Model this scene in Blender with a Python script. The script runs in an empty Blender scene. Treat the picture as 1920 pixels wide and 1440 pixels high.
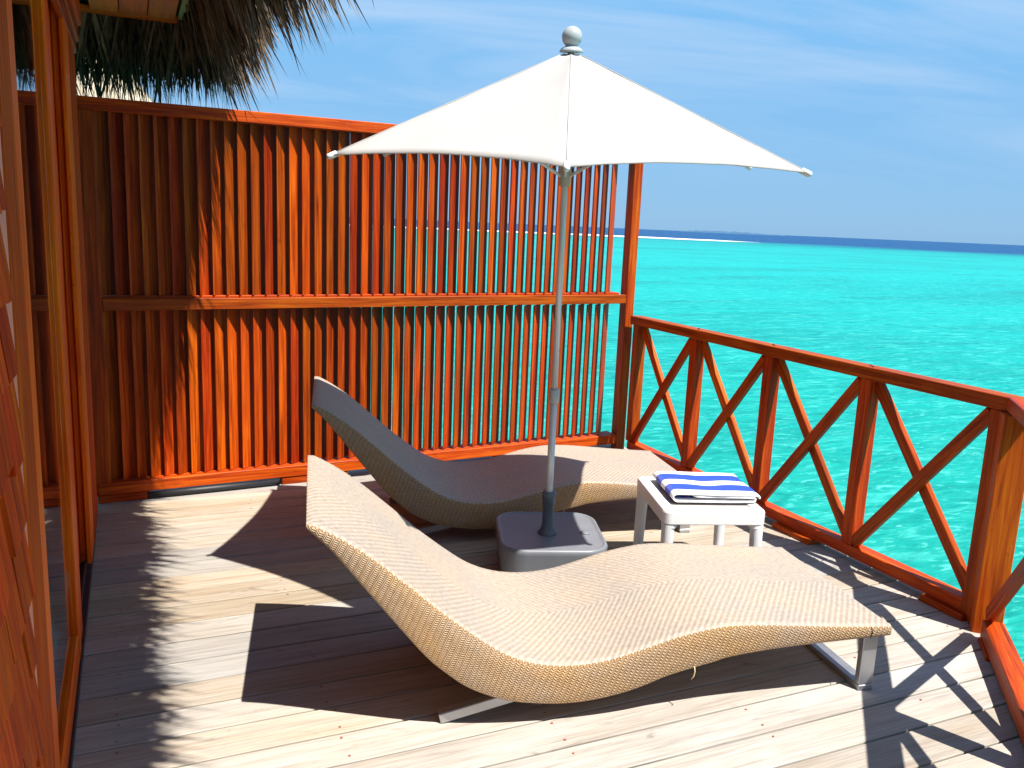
import bpy, bmesh, math, random
from mathutils import Vector, Matrix, Quaternion, noise as mnoise

random.seed(7)
S = bpy.context.scene
C = S.collection

# ------------------------------------------------------------------ camera
R = (Vector((0.9142, -0.4030, 0.0417)), Vector((-0.0374, -0.1865, -0.9817)), Vector((0.4035, 0.8960, -0.1856)))
cam = bpy.data.cameras.new('camera')
cam_ob = bpy.data.objects.new('camera', cam)
C.objects.link(cam_ob)
right = R[0].normalized(); fwd = R[2].normalized(); up = right.cross(fwd).normalized()
fwd = up.cross(right).normalized()
m = Matrix.Identity(4)
for i in range(3):
    m[i][0] = right[i]; m[i][1] = up[i]; m[i][2] = -fwd[i]
m.translation = Vector((0, 0, 1.6))
cam_ob.matrix_world = m
cam.sensor_width = 36; cam.lens = 29.83
cam.clip_start = 0.05; cam.clip_end = 60000
S.camera = cam_ob

# ------------------------------------------------------------------ sky, sun, exposure
SUN_TO = Vector((0.215, -0.47, 1.0)).normalized()
W = bpy.data.worlds.new('World'); S.world = W; W.use_nodes = True
nt = W.node_tree; N = nt.nodes; L = nt.links; N.clear()
out = N.new('ShaderNodeOutputWorld'); bg = N.new('ShaderNodeBackground'); bg.inputs[1].default_value = 0.072
sky = N.new('ShaderNodeTexSky'); sky.sky_type = 'NISHITA'; sky.sun_disc = False
sky.sun_elevation = math.asin(SUN_TO.z); sky.sun_rotation = math.atan2(SUN_TO.x, SUN_TO.y)
sky.air_density = 1.0; sky.dust_density = 0.3; sky.ozone_density = 2.0
gr = N.new('ShaderNodeMix'); gr.data_type = 'RGBA'; gr.blend_type = 'MULTIPLY'; gr.inputs[0].default_value = 1.0
gr.inputs[7].default_value = (0.85, 0.97, 1.0, 1)
L.new(sky.outputs[0], gr.inputs[6])
# clear tropical blue by height above the horizon, blended over the physical sky
el = N.new('ShaderNodeTexCoord'); es = N.new('ShaderNodeSeparateXYZ'); L.new(el.outputs['Generated'], es.inputs[0])
er = N.new('ShaderNodeValToRGB'); L.new(es.outputs[2], er.inputs[0])
ee = er.color_ramp.elements; ee.new(0.3)
for q_, (p_, c_) in zip(ee, ((0.0, (1.6, 3.4, 5.75)), (0.28, (1.6, 4.0, 6.9)), (1.0, (0.4, 1.5, 4.0)))):
    q_.position = p_; q_.color = (c_[0], c_[1], c_[2], 1)
sm = N.new('ShaderNodeMix'); sm.data_type = 'RGBA'; sm.inputs[0].default_value = 0.85
L.new(gr.outputs[2], sm.inputs[6]); L.new(er.outputs[0], sm.inputs[7])
# thin high cloud, laid out on a plane far above (direction / height)
tc = N.new('ShaderNodeTexCoord'); sx = N.new('ShaderNodeSeparateXYZ'); L.new(tc.outputs['Generated'], sx.inputs[0])
zz = N.new('ShaderNodeMath'); zz.operation = 'MAXIMUM'; zz.inputs[1].default_value = 0.0; L.new(sx.outputs[2], zz.inputs[0])
za = N.new('ShaderNodeMath'); za.operation = 'ADD'; za.inputs[1].default_value = 0.12; L.new(zz.outputs[0], za.inputs[0])
dx = N.new('ShaderNodeMath'); dx.operation = 'DIVIDE'; L.new(sx.outputs[0], dx.inputs[0]); L.new(za.outputs[0], dx.inputs[1])
dy = N.new('ShaderNodeMath'); dy.operation = 'DIVIDE'; L.new(sx.outputs[1], dy.inputs[0]); L.new(za.outputs[0], dy.inputs[1])
cx = N.new('ShaderNodeCombineXYZ'); L.new(dx.outputs[0], cx.inputs[0]); L.new(dy.outputs[0], cx.inputs[1])
mp = N.new('ShaderNodeMapping'); mp.inputs['Rotation'].default_value = (0, 0, math.radians(35)); mp.inputs['Scale'].default_value = (0.45, 1.0, 1.0)
mp.inputs['Location'].default_value = (1.3, 0.4, 0)
L.new(cx.outputs[0], mp.inputs[0])
n1 = N.new('ShaderNodeTexNoise'); n1.inputs['Scale'].default_value = 0.9; n1.inputs['Detail'].default_value = 9; n1.inputs['Roughness'].default_value = 0.58; n1.inputs['Distortion'].default_value = 0.9
L.new(mp.outputs[0], n1.inputs['Vector'])
cr = N.new('ShaderNodeMapRange'); cr.inputs[1].default_value = 0.42; cr.inputs[2].default_value = 0.80; cr.inputs[3].default_value = 0.0; cr.inputs[4].default_value = 0.75
L.new(n1.outputs['Fac'], cr.inputs[0])
cm = N.new('ShaderNodeMix'); cm.data_type = 'RGBA'; cm.inputs[7].default_value = (5.6, 6.1, 7.0, 1)
lo_ = N.new('ShaderNodeMapRange'); lo_.inputs[1].default_value = 0.04; lo_.inputs[2].default_value = 0.22; L.new(sx.outputs[2], lo_.inputs[0])
cl = N.new('ShaderNodeMath'); cl.operation = 'MULTIPLY'; L.new(cr.outputs[0], cl.inputs[0]); L.new(lo_.outputs[0], cl.inputs[1])
L.new(cl.outputs[0], cm.inputs[0]); L.new(sm.outputs[2], cm.inputs[6])
L.new(cm.outputs[2], bg.inputs[0]); L.new(bg.outputs[0], out.inputs[0])

sl = bpy.data.lights.new('sun', 'SUN'); sl.energy = 5.0; sl.angle = math.radians(0.5); sl.color = (1.0, 0.955, 0.88)
so = bpy.data.objects.new('sun', sl); C.objects.link(so)
so.rotation_mode = 'QUATERNION'; so.rotation_quaternion = (-SUN_TO).to_track_quat('-Z', 'Y'); so.location = (5, -10, 20)

vs = S.view_settings
vs.view_transform = 'Standard'; vs.look = 'None'; vs.gamma = 1; vs.use_curve_mapping = False
vs.exposure = 1.0
S.render.engine = 'CYCLES'
S.cycles.max_bounces = 8; S.cycles.diffuse_bounces = 4; S.cycles.glossy_bounces = 4; S.cycles.transmission_bounces = 6; S.cycles.transparent_max_bounces = 8
S.cycles.sample_clamp_indirect = 8.0

# ------------------------------------------------------------------ material helpers
class NB:
    def __init__(s, name):
        s.m = bpy.data.materials.new(name); s.m.use_nodes = True
        s.t = s.m.node_tree; s.t.nodes.clear()
        s.o = s.n('ShaderNodeOutputMaterial'); s.b = s.n('ShaderNodeBsdfPrincipled'); s.l(s.b.outputs[0], s.o.inputs[0])
    def n(s, k, **kw):
        x = s.t.nodes.new(k)
        for a, v in kw.items(): setattr(x, a, v)
        return x
    def l(s, a, b): s.t.links.new(a, b)
    def set(s, k, v):
        if hasattr(v, 'is_linked'): s.l(v, s.b.inputs[k])
        else: s.b.inputs[k].default_value = v
    def math(s, op, a, b=None, c=None, clamp=False):
        x = s.n('ShaderNodeMath', operation=op); x.use_clamp = clamp
        for i, v in enumerate((a, b, c)):
            if v is None: continue
            if hasattr(v, 'is_linked'): s.l(v, x.inputs[i])
            else: x.inputs[i].default_value = v
        return x.outputs[0]
    def coord(s, which='Object'): return s.n('ShaderNodeTexCoord').outputs[which]
    def mapping(s, v, scale=(1, 1, 1), rot=(0, 0, 0), loc=(0, 0, 0)):
        x = s.n('ShaderNodeMapping'); s.l(v, x.inputs[0])
        x.inputs['Scale'].default_value = scale; x.inputs['Rotation'].default_value = rot; x.inputs['Location'].default_value = loc
        return x.outputs[0]
    def vadd(s, a, b):
        x = s.n('ShaderNodeVectorMath', operation='ADD'); s.l(a, x.inputs[0]); s.l(b, x.inputs[1]); return x.outputs[0]
    def noise(s, v, scale, detail=4, rough=0.5, dist=0.0):
        x = s.n('ShaderNodeTexNoise'); s.l(v, x.inputs['Vector'])
        x.inputs['Scale'].default_value = scale; x.inputs['Detail'].default_value = detail
        x.inputs['Roughness'].default_value = rough; x.inputs['Distortion'].default_value = dist
        return x.outputs['Fac']
    def ramp(s, f, stops, interp='LINEAR'):
        x = s.n('ShaderNodeValToRGB'); s.l(f, x.inputs[0]); e = x.color_ramp.elements; x.color_ramp.interpolation = interp
        while len(e) < len(stops): e.new(0.5)
        for el, (p, c) in zip(e, stops):
            el.position = p; el.color = (c[0], c[1], c[2], 1) if hasattr(c, '__len__') else (c, c, c, 1)
        return x.outputs[0]
    def rng(s, f, a, b, c=0.0, d=1.0):
        x = s.n('ShaderNodeMapRange'); s.l(f, x.inputs[0])
        for i, v in enumerate((a, b, c, d)): x.inputs[i + 1].default_value = v
        return x.outputs[0]
    def mix(s, f, a, b, blend='MIX'):
        x = s.n('ShaderNodeMix', data_type='RGBA', blend_type=blend)
        for i, v in ((0, f), (6, a), (7, b)):
            if hasattr(v, 'is_linked'): s.l(v, x.inputs[i])
            else: x.inputs[i].default_value = v if i == 0 else (v[0], v[1], v[2], 1)
        return x.outputs[2]
    def hsv(s, c, h=0.5, sat=1.0, v=1.0):
        x = s.n('ShaderNodeHueSaturation'); s.l(c, x.inputs['Color'])
        for k, q in (('Hue', h), ('Saturation', sat), ('Value', v)):
            if hasattr(q, 'is_linked'): s.l(q, x.inputs[k])
            else: x.inputs[k].default_value = q
        return x.outputs[0]
    def bump(s, h, strength=0.3, dist=0.01):
        x = s.n('ShaderNodeBump'); s.l(h, x.inputs['Height']); x.inputs['Strength'].default_value = strength; x.inputs['Distance'].default_value = dist
        s.l(x.outputs[0], s.b.inputs['Normal'])
    def rand(s): return s.n('ShaderNodeObjectInfo').outputs['Random']
    def randvec(s, k=37.0):
        r = s.rand(); x = s.n('ShaderNodeCombineXYZ')
        s.l(s.math('MULTIPLY', r, k), x.inputs[0]); s.l(s.math('MULTIPLY', r, k * 1.7), x.inputs[1]); s.l(s.math('MULTIPLY', r, k * 0.6), x.inputs[2])
        return x.outputs[0]

def mat_wood(name, dark, mid, light, rough=0.48, hue=0.010, valr=(0.75, 1.15), spec=0.18, wear=0.22):
    """oiled timber; grain runs along the piece's own local X"""
    b = NB(name)
    co = b.vadd(b.coord(), b.randvec())
    g = b.noise(b.mapping(co, (1.3, 30, 30)), 1.6, 6, 0.62, 0.6)
    f = b.noise(b.mapping(co, (7, 190, 190)), 1.0, 3, 0.6)
    big = b.noise(b.mapping(co, (1.2, 6, 6)), 1.0, 3, 0.5, 0.4)
    c = b.ramp(g, [(0.28, dark), (0.5, mid), (0.74, light)])
    c = b.mix(b.rng(f, 0.35, 0.62, 0.28, 0.0), c, dark)
    c = b.mix(b.rng(big, 0.55, 0.75, 0.0, wear), c, light)
    spot = b.noise(b.mapping(co, (5, 9, 9)), 2.2, 5, 0.7)
    c = b.mix(b.rng(spot, 0.63, 0.72, 0.0, 0.45), c, tuple(x * 0.25 for x in dark))
    scuff = b.noise(b.mapping(co, (2.2, 14, 14)), 2.0, 7, 0.72, 0.8)
    c = b.mix(b.rng(scuff, 0.60, 0.74, 0, 0.35), c, (0.44, 0.17, 0.07))
    r = b.rand()
    c = b.hsv(c, b.rng(r, 0, 1, 0.5 - hue * 0.12, 0.5 + hue), 1.0, b.rng(b.math('FRACT', b.math('MULTIPLY', r, 7.31)), 0, 1, *valr))
    b.set('Base Color', c); b.set('Roughness', b.rng(g, 0.3, 0.7, rough - 0.1, rough + 0.15)); b.set('Specular IOR Level', spec)
    b.bump(b.math('ADD', b.math('MULTIPLY', g, 0.6), b.math('MULTIPLY', f, 0.4)), 0.35, 0.003)
    return b.m

def mat_plain(name, col, rough=0.4, metal=0.0, spec=0.5, var=0.12, scale=8, bump=0.0):
    b = NB(name); n = b.noise(b.coord(), scale, 5, 0.6)
    b.set('Base Color', b.mix(b.rng(n, 0.35, 0.7, 0, 1), tuple(x * (1 - var) for x in col), tuple(min(1, x * (1 + var * 0.5)) for x in col)))
    b.set('Roughness', b.rng(n, 0.3, 0.7, max(0.02, rough - 0.06), rough + 0.08)); b.set('Metallic', metal); b.set('Specular IOR Level', spec)
    if bump: b.bump(b.noise(b.coord(), scale * 30, 3, 0.6), bump, 0.002)
    return b.m

M = {}
M['wood'] = mat_wood('red_timber', (0.13, 0.0075, 0.001), (0.43, 0.042, 0.0018), (0.64, 0.125, 0.004))
M['slat'] = mat_wood('slat_timber', (0.12, 0.0062, 0.001), (0.44, 0.036, 0.0015), (0.70, 0.110, 0.003), hue=0.012, valr=(0.6, 1.2), rough=0.5)
M['door'] = mat_wood('door_timber', (0.46, 0.020, 0.002), (0.80, 0.075, 0.003), (0.92, 0.18, 0.006), rough=0.5, valr=(0.9, 1.15), spec=0.10)
M['shingle'] = mat_wood('shingle_timber', (0.16, 0.009, 0.002), (0.58, 0.040, 0.003), (0.82, 0.12, 0.006), rough=0.7, valr=(0.7, 1.15), wear=0.5, spec=0.08)
M['trim'] = mat_plain('pale_trim', (0.74, 0.24, 0.16), 0.6)
M['soffit'] = mat_wood('soffit_board', (0.40, 0.038, 0.003), (0.72, 0.09, 0.005), (0.85, 0.15, 0.010), rough=0.6)
M['fascia'] = mat_wood('fascia_board', (0.20, 0.17, 0.06), (0.32, 0.27, 0.10), (0.42, 0.36, 0.15), rough=0.6)

def mat_deck():
    b = NB('weathered_deck')
    loc = b.coord(); co = b.vadd(loc, b.randvec(53))
    g = b.noise(b.mapping(co, (1.0, 22, 22)), 1.8, 7, 0.65, 0.5)
    f = b.noise(b.mapping(co, (5, 160, 160)), 1.0, 4, 0.65)
    big = b.noise(b.mapping(co, (0.9, 3.5, 3.5)), 1.1, 4, 0.55, 0.5)
    c = b.ramp(g, [(0.25, (0.2517, 0.1746, 0.1096)), (0.48, (0.3816, 0.3045, 0.2152)), (0.75, (0.4547, 0.3857, 0.2964))])
    c = b.mix(b.rng(big, 0.5, 0.72, 0, 0.75), c, (0.4872, 0.4425, 0.3816))
    c = b.mix(b.rng(big, 0.46, 0.30, 0, 0.65), c, (0.4060, 0.2598, 0.1137))
    c = b.mix(b.rng(f, 0.36, 0.60, 0.3, 0), c, (0.1044, 0.0719, 0.0464))
    st = b.noise(b.mapping(co, (2.2, 7, 7)), 1.6, 6, 0.7, 0.8)
    c = b.mix(b.rng(st, 0.61, 0.72, 0, 0.5), c, (0.1160, 0.0754, 0.0522))
    r = b.rand()
    c = b.hsv(c, 0.5, b.rng(b.math('FRACT', b.math('MULTIPLY', r, 5.7)), 0, 1, 0.30, 1.05), b.rng(r, 0, 1, 0.82, 1.10))
    b.set('Base Color', c); b.set('Roughness', 0.72); b.set('Specular IOR Level', 0.25)
    b.bump(b.math('ADD', b.math('MULTIPLY', g, 0.5), b.math('MULTIPLY', f, 0.5)), 0.4, 0.003)
    return b.m
M['deck'] = mat_deck()

def mat_weave(name, top):
    b = NB(name)
    uv = b.coord('UV'); sp = b.n('ShaderNodeSeparateXYZ'); b.l(uv, sp.inputs[0]); u, v = sp.outputs[0], sp.outputs[1]
    nz = b.math('MULTIPLY', b.math('SUBTRACT', b.noise(b.mapping(uv, (9, 9, 9)), 1.0, 4), 0.5), 0.012)
    if top:   # chevron ribs meeting on the centre line, crossed by fine strands
        a = b.math('ABSOLUTE', b.math('SUBTRACT', v, 0.375))
        ph = b.math('ADD', b.math('ADD', u, nz), b.math('MULTIPLY', a, 0.72))
        s1 = b.math('SINE', b.math('MULTIPLY', ph, 2 * math.pi / 0.0235))
        s2 = b.math('SINE', b.math('MULTIPLY', b.math('SUBTRACT', a, b.math('MULTIPLY', u, 0.72)), 2 * math.pi / 0.0075))
        rib = b.math('MULTIPLY_ADD', s1, 0.5, 0.5)
        st = b.math('MULTIPLY_ADD', s2, 0.5, 0.5)
        h = b.math('ADD', b.math('MULTIPLY', rib, 0.75), b.math('MULTIPLY', st, 0.25))
        lo, mid, hi = (0.315, 0.25, 0.196), (0.36, 0.298, 0.242), (0.395, 0.338, 0.285)
        k = b.math('ADD', b.math('MULTIPLY', rib, 0.7), b.math('MULTIPLY', st, 0.3))
    else:     # herringbone of flat strands
        bu = b.math('ADD', b.math('ADD', u, b.math('MULTIPLY', v, -0.35)), 50.0)
        band = b.math('PINGPONG', bu, 0.0105)
        ph = b.math('ADD', v, b.math('MULTIPLY', band, 0.75))
        s1 = b.math('SINE', b.math('MULTIPLY', ph, 2 * math.pi / 0.0088))
        s2 = b.math('PINGPONG', bu, 0.0105)
        st = b.math('MULTIPLY_ADD', s1, 0.5, 0.5)
        ed = b.rng(s2, 0.0, 0.003, 0.35, 1.0)
        h = b.math('MULTIPLY', st, ed); k = h
        lo, mid, hi = (0.24, 0.135, 0.062), (0.40, 0.265, 0.148), (0.52, 0.375, 0.235)
    c = b.ramp(k, [(0.12, lo), (0.5, mid), (0.88, hi)])
    w = b.noise(b.mapping(uv, (3, 3, 3)), 1.2, 4, 0.6)
    fl = b.noise(b.mapping(uv, (55, 55, 55)), 1.0, 3, 0.6)
    c = b.hsv(c, 0.5, 1.0, b.rng(fl, 0.3, 0.7, 0.84, 1.14))
    c = b.hsv(c, 0.5, b.rng(w, 0.3, 0.7, 0.8, 1.25), b.rng(w, 0.3, 0.7, 0.90, 1.08))
    b.set('Base Color', c); b.set('Roughness', 0.55); b.set('Specular IOR Level', 0.3)
    b.bump(h, 0.42 if top else 0.55, 0.004)
    return b.m
M['weave_top'] = mat_weave('woven_seat_face', True)  # same weave as the sides, paler: top sheen put into the colour
M['weave_side'] = mat_weave('woven_side_face', False)
M['alu'] = mat_plain('brushed_aluminium', (0.42, 0.43, 0.45), 0.38, 0.75, 0.5, 0.08, 14)
M['strand'] = mat_plain('loose_cane', (0.62, 0.47, 0.27), 0.6)

def mat_canopy():
    b = NB('white_canvas'); co = b.coord()
    w = b.n('ShaderNodeTexWave', wave_type='BANDS', bands_direction='DIAGONAL'); b.l(co, w.inputs['Vector']); w.inputs['Scale'].default_value = 160
    n = b.noise(co, 5, 4, 0.6)
    b.set('Base Color', b.mix(b.rng(n, 0.3, 0.7), (0.53, 0.52, 0.505), (0.565, 0.555, 0.54))); b.set('Roughness', 0.85); b.set('Specular IOR Level', 0.15)
    b.bump(b.math('ADD', b.math('MULTIPLY', w.outputs['Fac'], 0.1), b.noise(co, 9, 3, 0.5)), 0.12, 0.01)
    tr = b.n('ShaderNodeBsdfTranslucent'); tr.inputs[0].default_value = (0.64, 0.585, 0.52, 1)
    mx = b.n('ShaderNodeMixShader'); mx.inputs[0].default_value = 0.34
    b.l(b.b.outputs[0], mx.inputs[1]); b.l(tr.outputs[0], mx.inputs[2]); b.l(mx.outputs[0], b.o.inputs[0])
    return b.m
M['canvas'] = mat_canopy()
M['pole'] = mat_plain('pale_grey_tube', (0.60, 0.62, 0.64), 0.3, 0.2, 0.5, 0.05, 6)
M['hub'] = mat_plain('beige_hub', (0.42, 0.38, 0.32), 0.5)
M['finial'] = mat_plain('grey_finial', (0.36, 0.39, 0.40), 0.22, 0.0, 0.6, 0.08, 20)
M['socket'] = mat_plain('slate_plastic', (0.085, 0.11, 0.14), 0.35, 0.0, 0.5, 0.1, 12)
M['base'] = mat_plain('grey_plastic', (0.17, 0.18, 0.20), 0.38, 0.0, 0.5, 0.08, 10, 0.05)
M['table'] = mat_plain('white_plastic', (0.72, 0.72, 0.72), 0.42, 0.0, 0.45, 0.05, 6)
M['inset'] = mat_plain('grey_inset', (0.44, 0.41, 0.39), 0.5, 0.0, 0.4, 0.06, 10)
M['rubber'] = mat_plain('black_rubber', (0.016, 0.017, 0.02), 0.5)
M['plug'] = mat_plain('red_wood_plug', (0.30, 0.085, 0.05), 0.6)
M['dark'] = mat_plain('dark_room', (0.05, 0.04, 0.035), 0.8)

def mat_towel():
    b = NB('striped_terry'); uv = b.coord('UV'); sp = b.n('ShaderNodeSeparateXYZ'); b.l(uv, sp.inputs[0])
    wob = b.math('MULTIPLY', b.math('SUBTRACT', b.noise(b.mapping(uv, (9, 2, 1)), 1.0, 3, 0.5), 0.5), 0.03)
    v = b.math('ADD', sp.outputs[1], wob)
    blue, white = (0.004, 0.050, 0.55), (0.80, 0.80, 0.81)
    c = b.ramp(v, [(0.0, white), (0.12, blue), (0.36, white), (0.56, blue), (0.80, white)], 'CONSTANT')
    b.set('Base Color', c); b.set('Roughness', 0.95); b.set('Specular IOR Level', 0.05); b.set('Sheen Weight', 0.3)
    b.bump(b.noise(b.coord(), 420, 3, 0.7), 0.6, 0.003)
    return b.m
M['towel'] = mat_towel()

def mat_thatch(name, a, c2):
    b = NB(name); geo = b.n('ShaderNodeNewGeometry')
    c = b.ramp(geo.outputs['Random Per Island'], [(0.0, a), (0.55, tuple((x + y) / 2 for x, y in zip(a, c2))), (1.0, c2)])
    n = b.noise(b.coord(), 30, 3, 0.6); c = b.hsv(c, 0.5, 1.0, b.rng(n, 0.3, 0.7, 0.75, 1.15))
    b.set('Base Color', c); b.set('Roughness', 0.75); b.set('Specular IOR Level', 0.25)
    return b.m
M['thatch'] = mat_thatch('palm_thatch', (0.014, 0.008, 0.004), (0.25, 0.17, 0.105))
M['thatch_pale'] = mat_thatch('pale_thatch', (0.42, 0.34, 0.24), (0.60, 0.51, 0.39))

def mat_glass():
    b = NB('window_glass')
    b.set('Base Color', (0.95, 0.97, 0.96, 1)); b.set('Roughness', 0.015); b.set('Transmission Weight', 1.0); b.set('IOR', 1.5)
    return b.m
M['glass'] = mat_glass()

def mat_sea():
    b = NB('sea_water'); co = b.coord()
    sp = b.n('ShaderNodeSeparateXYZ'); b.l(co, sp.inputs[0])
    r = b.math('SQRT', b.math('ADD', b.math('POWER', sp.outputs[0], 2.0), b.math('POWER', sp.outputs[1], 2.0)))
    rot = (0, 0, math.radians(24))
    d1 = b.noise(b.mapping(co, (0.012, 0.03, 1), rot), 1.0, 5, 0.55, 0.4)
    d2 = b.noise(b.mapping(co, (0.06, 0.18, 1), rot), 1.0, 6, 0.62, 0.6)
    rr = b.math('ADD', r, b.math('MULTIPLY', b.math('SUBTRACT', d1, 0.5), 120.0))
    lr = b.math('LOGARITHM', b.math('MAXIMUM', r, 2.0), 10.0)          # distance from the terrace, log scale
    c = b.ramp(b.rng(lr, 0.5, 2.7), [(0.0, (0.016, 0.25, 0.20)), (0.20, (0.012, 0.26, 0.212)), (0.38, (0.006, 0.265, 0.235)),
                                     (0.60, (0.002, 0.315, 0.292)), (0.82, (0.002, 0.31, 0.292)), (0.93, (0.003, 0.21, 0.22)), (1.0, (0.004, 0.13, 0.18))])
    # darker weed and coral patches over the sand
    c = b.mix(b.rng(d2, 0.50, 0.68, 0, 0.50), c, (0.004, 0.135, 0.135))
    c = b.mix(b.rng(d1, 0.50, 0.66, 0, 0.50), c, (0.004, 0.16, 0.165))
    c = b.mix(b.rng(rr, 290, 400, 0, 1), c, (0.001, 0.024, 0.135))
    # rippled net of caustic light, painted into the water colour
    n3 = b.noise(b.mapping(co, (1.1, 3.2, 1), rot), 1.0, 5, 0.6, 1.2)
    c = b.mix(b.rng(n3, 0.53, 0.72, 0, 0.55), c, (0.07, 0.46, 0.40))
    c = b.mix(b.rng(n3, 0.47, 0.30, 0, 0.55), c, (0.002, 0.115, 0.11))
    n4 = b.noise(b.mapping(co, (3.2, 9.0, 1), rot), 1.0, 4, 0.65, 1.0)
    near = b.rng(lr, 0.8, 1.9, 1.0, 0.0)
    c = b.mix(b.math('MULTIPLY', b.rng(n4, 0.56, 0.70, 0, 0.6), near), c, (0.16, 0.60, 0.52))  # sparkle on the near wavelets, painted as paler colour
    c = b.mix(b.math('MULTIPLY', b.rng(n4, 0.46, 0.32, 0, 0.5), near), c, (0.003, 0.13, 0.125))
    b.set('Base Color', c); b.set('Roughness', 0.26); b.set('IOR', 1.33); b.set('Specular IOR Level', 0.010)
    w1 = b.noise(b.mapping(co, (0.9, 2.4, 1), rot), 1.0, 6, 0.62, 0.8)
    w2 = b.noise(b.mapping(co, (0.16, 0.5, 1), rot), 1.0, 4, 0.6, 0.4)
    b.bump(b.math('ADD', b.math('MULTIPLY', w1, 0.35), w2), 0.55, 0.35)
    return b.m
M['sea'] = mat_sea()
M['foam'] = mat_plain('white_foam', (0.8, 0.82, 0.82), 0.8)
M['island'] = mat_plain('hazed_island_scrub', (0.06, 0.13, 0.22), 0.9, 0, 0.1, 0.3, 0.05)  # distance haze mixed into the scrub colour as blue
M['seapile'] = mat_plain('wet_timber', (0.10, 0.07, 0.05), 0.6)

# ------------------------------------------------------------------ object helpers
WM = {}
def link(o, world, parent=None):
    C.objects.link(o)
    if parent is not None:
        o.parent = parent; o.matrix_basis = WM[parent.name].inverted() @ world
    else: o.matrix_basis = world
    WM[o.name] = world.copy()
    return o
def T(*v): return Matrix.Translation(Vector(v))
def thing(name, label, cat, world=None, group=None):
    o = bpy.data.objects.new(name, None); o.empty_display_size = 0.1
    o['label'] = label; o['category'] = cat
    if group: o['group'] = group
    return link(o, world if world is not None else Matrix.Identity(4))
def struct_empty(name, world=None):
    o = bpy.data.objects.new(name, None); o['kind'] = 'structure'
    return link(o, world if world is not None else Matrix.Identity(4))
def mesh_from(name, verts, faces, mats, midx=None, smooth=False, uvs=None):
    me = bpy.data.meshes.new(name); me.from_pydata([tuple(v) for v in verts], [], faces)
    for mm in (mats if isinstance(mats, (list, tuple)) else [mats]): me.materials.append(mm)
    if midx:
        for p, i in zip(me.polygons, midx): p.material_index = i
    if smooth:
        for p in me.polygons: p.use_smooth = True
    if uvs:
        lay = me.uv_layers.new(name='UVMap')
        for p in me.polygons:
            for li, q in zip(p.loop_indices, uvs[p.index]): lay.data[li].uv = q
    me.update(); return me
def put(name, me, world, parent=None, **props):
    o = bpy.data.objects.new(name, me)
    for k, v in props.items(): o[k] = v
    return link(o, world, parent)
_box = {}
def box_mesh(l, w, h, mat, bev=0.003, seg=1):
    key = (round(l, 5), round(w, 5), round(h, 5), mat.name, bev, seg)
    if key in _box: return _box[key]
    bm = bmesh.new(); bmesh.ops.create_cube(bm, size=1)
    bmesh.ops.scale(bm, vec=(l, w, h), verts=bm.verts)
    if bev: bmesh.ops.bevel(bm, geom=bm.edges[:], offset=min(bev, 0.45 * min(l, w, h)), segments=seg, affect='EDGES', profile=0.7)
    me = bpy.data.meshes.new('board'); bm.to_mesh(me); bm.free(); me.materials.append(mat)
    _box[key] = me; return me
def frame(p0, p1, upv=(0, 0, 1)):
    p0, p1 = Vector(p0), Vector(p1); x = (p1 - p0).normalized(); u = Vector(upv)
    if abs(x.dot(u)) > 0.999: u = Vector((0, 1, 0))
    y = u.cross(x).normalized(); z = x.cross(y)
    mm = Matrix.Identity(4)
    for i in range(3): mm[i][0] = x[i]; mm[i][1] = y[i]; mm[i][2] = z[i]
    mm.translation = (p0 + p1) / 2
    return mm, (p1 - p0).length
def beam(name, p0, p1, w, h, mat, parent=None, upv=(0, 0, 1), bev=0.003, **props):
    """a straight board from p0 to p1: w across (horizontal), h along upv"""
    mm, l = frame(p0, p1, upv)
    return put(name, box_mesh(l, w, h, mat, bev), mm, parent, **props)
def lathe_mesh(prof, mat, seg=24, smooth=True, caps=True):
    vs_, fs = [], []
    for r, z in prof:
        for k in range(seg): a = 2 * math.pi * k / seg; vs_.append((r * math.cos(a), r * math.sin(a), z))
    for i in range(len(prof) - 1):
        for k in range(seg):
            a, b_ = i * seg + k, i * seg + (k + 1) % seg; fs.append((a, b_, b_ + seg, a + seg))
    if caps: fs.append(tuple(range(seg))[::-1]); fs.append(tuple(range((len(prof) - 1) * seg, len(prof) * seg)))
    return mesh_from('turned', vs_, fs, mat, smooth=smooth)
def tube_mesh(pts, r, mat, seg=10, closed=False):
    pts = [Vector(p) for p in pts]; vs_, fs = [], []
    for i, p in enumerate(pts):
        d = (pts[min(i + 1, len(pts) - 1)] - pts[max(i - 1, 0)]).normalized()
        a = d.orthogonal().normalized() if abs(d.z) > 0.95 else Vector((0, 0, 1)).cross(d).normalized(); b_ = d.cross(a)
        rr = r[i] if hasattr(r, '__len__') else r
        for k in range(seg): t = 2 * math.pi * k / seg; vs_.append(p + a * rr * math.cos(t) + b_ * rr * math.sin(t))
    for i in range(len(pts) - 1):
        for k in range(seg):
            a, b_ = i * seg + k, i * seg + (k + 1) % seg; fs.append((a, b_, b_ + seg, a + seg))
    fs.append(tuple(range(seg))[::-1]); fs.append(tuple(range((len(pts) - 1) * seg, len(pts) * seg)))
    return mesh_from('tube', vs_, fs, mat, smooth=True)
def children(o): return [c for c in C.objects if c.parent == o]
def copy_tree(o, world, parent=None, local=None):
    c = o.copy(); C.objects.link(c)
    if parent is not None: c.parent = parent; c.matrix_basis = o.matrix_basis.copy(); w = WM[parent.name] @ c.matrix_basis
    else: c.parent = None; c.matrix_basis = world; w = world
    WM[c.name] = w.copy()
    for ch in children(o): copy_tree(ch, None, c)
    return c
I4 = Matrix.Identity(4)

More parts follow.
